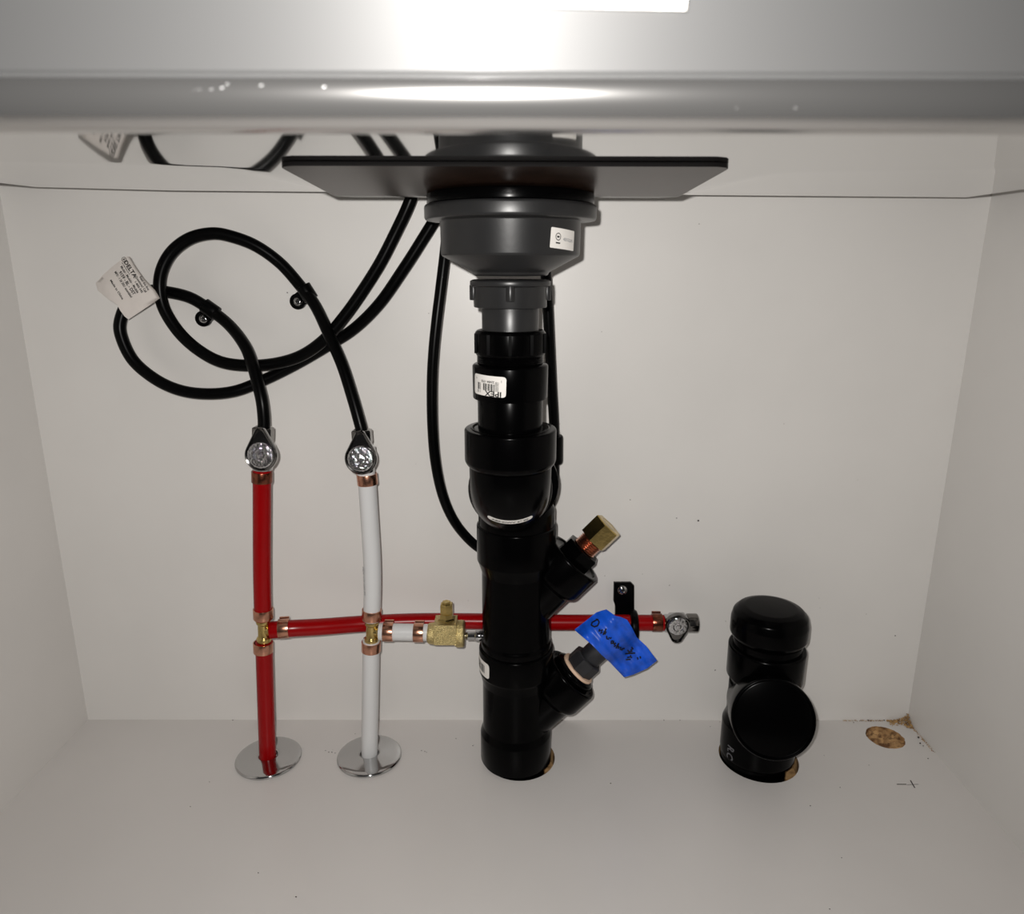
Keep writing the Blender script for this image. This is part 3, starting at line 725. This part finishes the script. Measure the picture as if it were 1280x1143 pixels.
# ------------------------------------------------------------------ blue tape flag
upper = [(718.5, 787), (732, 776.5), (745, 766), (752, 763.5), (758, 762), (763, 765.5), (769, 770), (776, 771.5), (784, 775), (790, 785), (796, 797), (808, 808), (821.5, 826)]
lower = [(718.8, 788.2), (723, 792), (729, 797), (735, 802), (740, 806.5), (746, 812.5), (752, 819), (757, 823.5), (763, 829), (770, 836.5), (780, 847), (791, 844), (809, 836)]
def dense(L, k=4): return [(a[0] + (b_[0] - a[0]) * i / k, a[1] + (b_[1] - a[1]) * i / k) for a, b_ in zip(L, L[1:]) for i in range(k)] + [L[-1]]
upper = dense(upper); lower = dense(lower); NV = 24; vs = []; fs = []
def tape_pt(i, j, lay):
    t = j / NV; ux, uy = upper[i]; lx, ly = lower[i]; px, py = ux + (lx - ux) * t, uy + (ly - uy) * t
    # distance across the pipe axis (45 degrees, through the adapter)
    s_ = ((px - 752) * .70 + (py - 800) * .72) / 24.
    bulge = .0170 * math.exp(-(s_ / 1.0) ** 4)
    wv = .0012 * math.sin(px * .21 + py * .13) + .0010 * math.sin(px * .37 - py * .30)
    return at(px, py, STY - .003 - bulge + wv + lay)
for lay in (0, .0003):
    for i in range(len(upper)):
        for j in range(NV + 1): vs.append(tape_pt(i, j, lay))
q = len(upper) * (NV + 1)
for i in range(len(upper) - 1):
    for j in range(NV):
        a = i * (NV + 1) + j; fs.append((a, a + 1, a + NV + 2, a + NV + 1)); fs.append((q + a, q + a + NV + 1, q + a + NV + 2, q + a + 1))
bd = [(i, 0) for i in range(len(upper))] + [(len(upper) - 1, j) for j in range(1, NV + 1)] + [(i, NV) for i in range(len(upper) - 2, -1, -1)] + [(0, j) for j in range(NV - 1, 0, -1)]
bi = [i * (NV + 1) + j for i, j in bd]
for k_ in range(len(bi)): a, c_ = bi[k_], bi[(k_ + 1) % len(bi)]; fs.append((a, c_, q + c_, q + a))
tp = MB().add(vs, fs).build('tape_flag', TAPE, smooth=60)
tag(tp, 'blue masking tape flag with black handwriting, wrapped on the lower drain branch', 'tape')
def tape_warp(px, py, lift=.0007):
    s_ = ((px - 752) * .70 + (py - 800) * .72) / 24.
    bulge = .0170 * math.exp(-(s_ / 1.0) ** 4); wv = .0012 * math.sin(px * .21 + py * .13) + .0010 * math.sin(px * .37 - py * .30)
    return at(px, py, STY - .003 - bulge + wv - lift)
# marker strokes drawn letter by letter along a baseline
Z6 = lambda x, y: (714 + x * 112 / 1280, 755 + y * 95 / 1086)
ST_ = [[(375, 225), (300, 265), (285, 305), (330, 330), (375, 315), (400, 265), (380, 225), (350, 222)],
       [(408, 360), (398, 400)], [(452, 372), (425, 385), (440, 410), (415, 425)], [(500, 355), (455, 445)], [(470, 400), (500, 405), (478, 440)],
       [(505, 460), (510, 500), (535, 510), (540, 480), (560, 500), (575, 480)],
       [(600, 530), (575, 535), (570, 570), (595, 565), (605, 530), (605, 575)], [(640, 560), (612, 580), (635, 600), (610, 615)],
       [(680, 565), (640, 640)], [(655, 610), (680, 610), (670, 645)], [(690, 625), (710, 620), (700, 650), (720, 660)], [(730, 640), (725, 670)], [(730, 645), (765, 640)],
       [(860, 620), (885, 645), (850, 660), (870, 680), (825, 690), (805, 660)], [(770, 715), (915, 705)], [(780, 800), (850, 795)], [(800, 770), (850, 760), (845, 735)], [(850, 760), (870, 775)],
       [(945, 765), (955, 800)], [(985, 750), (990, 785)]]
b = MB()
for s_ in ST_:
    pts = [Z6(*p) for p in s_]; P = []
    for (x0, y0), (x1, y1) in zip(pts, pts[1:]):
        m_ = max(1, int(math.hypot(x1 - x0, y1 - y0) / 1.5)); P += [(x0 + (x1 - x0) * k_ / m_, y0 + (y1 - y0) * k_ / m_) for k_ in range(m_)]
    P.append(pts[-1]); L_ = []; R_ = []
    for i in range(len(P)):
        a, c_ = P[max(i - 1, 0)], P[min(i + 1, len(P) - 1)]; dx, dy = c_[0] - a[0], c_[1] - a[1]; l = math.hypot(dx, dy) or 1; nx, ny = -dy / l * .95, dx / l * .95
        L_.append(tape_warp(P[i][0] + nx, P[i][1] + ny)); R_.append(tape_warp(P[i][0] - nx, P[i][1] - ny))
    nP = len(P); b.add(L_ + R_, [(i, i + 1, nP + i + 1, nP + i) for i in range(nP - 1)])
b.build('handwriting', INK, tp, smooth=0)

# ------------------------------------------------------------------ dirt: crumbs and the sawdust in the corner
def flr(x, y):
    r = RT * ((x - 640) / FPX) + DN * ((y - 571.5) / FPX) + FW; return CAM + r * (-CAM.z / r.z)
def crumb(b, p, r, flat=None, rnd=random):
    vs = []
    for k_ in range(6):
        d = [(1, 0, 0), (-1, 0, 0), (0, 1, 0), (0, -1, 0), (0, 0, 1), (0, 0, -1)][k_]; s_ = r * rnd.uniform(.6, 1.3)
        vs.append((p.x + d[0] * s_, p.y + d[1] * s_, p.z + d[2] * s_))
    b.add(vs, [(0, 2, 4), (2, 1, 4), (1, 3, 4), (3, 0, 4), (2, 0, 5), (1, 2, 5), (3, 1, 5), (0, 3, 5)])
b = MB()
for (x, y, r) in [(291, 901, .9), (325, 900, .5), (444, 918, .6), (446, 929, .5), (407, 939, .9), (411, 941, .8), (415, 941, .9), (419, 942, .7), (416, 938, .5), (358, 925, .5), (355, 958, 1.), (351, 961, .8), (367, 956, .8), (362, 959, .8),
                  (527, 939, .7), (531, 940, .8), (533, 941, .6), (591, 933, .7), (570, 924, .7), (262, 978, .6), (238, 1009, .7), (323, 1092, .8), (370, 1122, .8), (763, 980, .9), (1013, 1008, .8), (1050, 985, .8), (1067, 904, .9), (888, 909, .6),
                  (1148, 923, 1.8), (1150, 930, 1.4), (1154, 933, .8), (1160, 949, 1.0), (1052, 1073, .7), (1037, 1137, .7), (1086, 957, .6), (1030, 945, .5), (900, 903, .6), (592, 932, .6), (536, 899.8, .6), (545, 900, .6), (800, 900.5, .7), (830, 901, .8), (850, 901, .7), (1085, 901, 1.0), (1105, 901, 1.1)]:
    p = flr(x, y); p.z = .0004 * r; crumb(b, p, .0008 * r)
for (x, y, r) in [(788, 625, 1.0), (873, 651, 1.6), (846, 648, .9), (756, 720, .7), (894, 838, 1.0), (1119, 795, .9), (1083, 768, .6), (907, 777, .7), (837, 732, .8), (740, 731, .5), (585, 751, .5), (520, 580, .5), (536, 392, .6), (752, 415, .6), (874, 280, .7), (803, 718, .6), (1024, 748, .4), (1025, 760, .5), (359, 366, 1.0), (1072, 600, .5), (980, 530, .5), (700, 530, .5)]:
    p = at(x, y, -.0002); crumb(b, p, .0007 * r)
tag(b.build('dirt_specks', SPECK, smooth=0), 'scattered dark crumbs on the cabinet floor and back wall', 'dirt', None, 'stuff')
b = MB()
for k_ in range(420):
    u, v_ = random.random() ** 2.2, random.random() ** 1.6
    p = V((HW - .0008 - u * .022, -.0008 - v_ * .010 * random.random() ** .5 if u > .3 else -.0008 - v_ * .014, .0006 + .010 * (1 - u) ** 3 * (1 - v_) ** 2 * random.random())); crumb(b, p, random.uniform(.0003, .0010))
for k_ in range(160):
    t_ = random.random() ** 1.5; crumb(b, V((HW - .0006 - random.random() ** 2 * .002, -.003 - t_ * .050, .0004)), random.uniform(.0002, .0006))
for k_ in range(160):
    t_ = random.random() ** 1.5; crumb(b, V((HW - .01 - t_ * .06, -.0005 - random.random() ** 2 * .002, .0004)), random.uniform(.0002, .0006))
tag(b.build('sawdust', DUST, smooth=0), 'brown sawdust heaped in the right rear corner by the hole', 'sawdust', None, 'stuff')
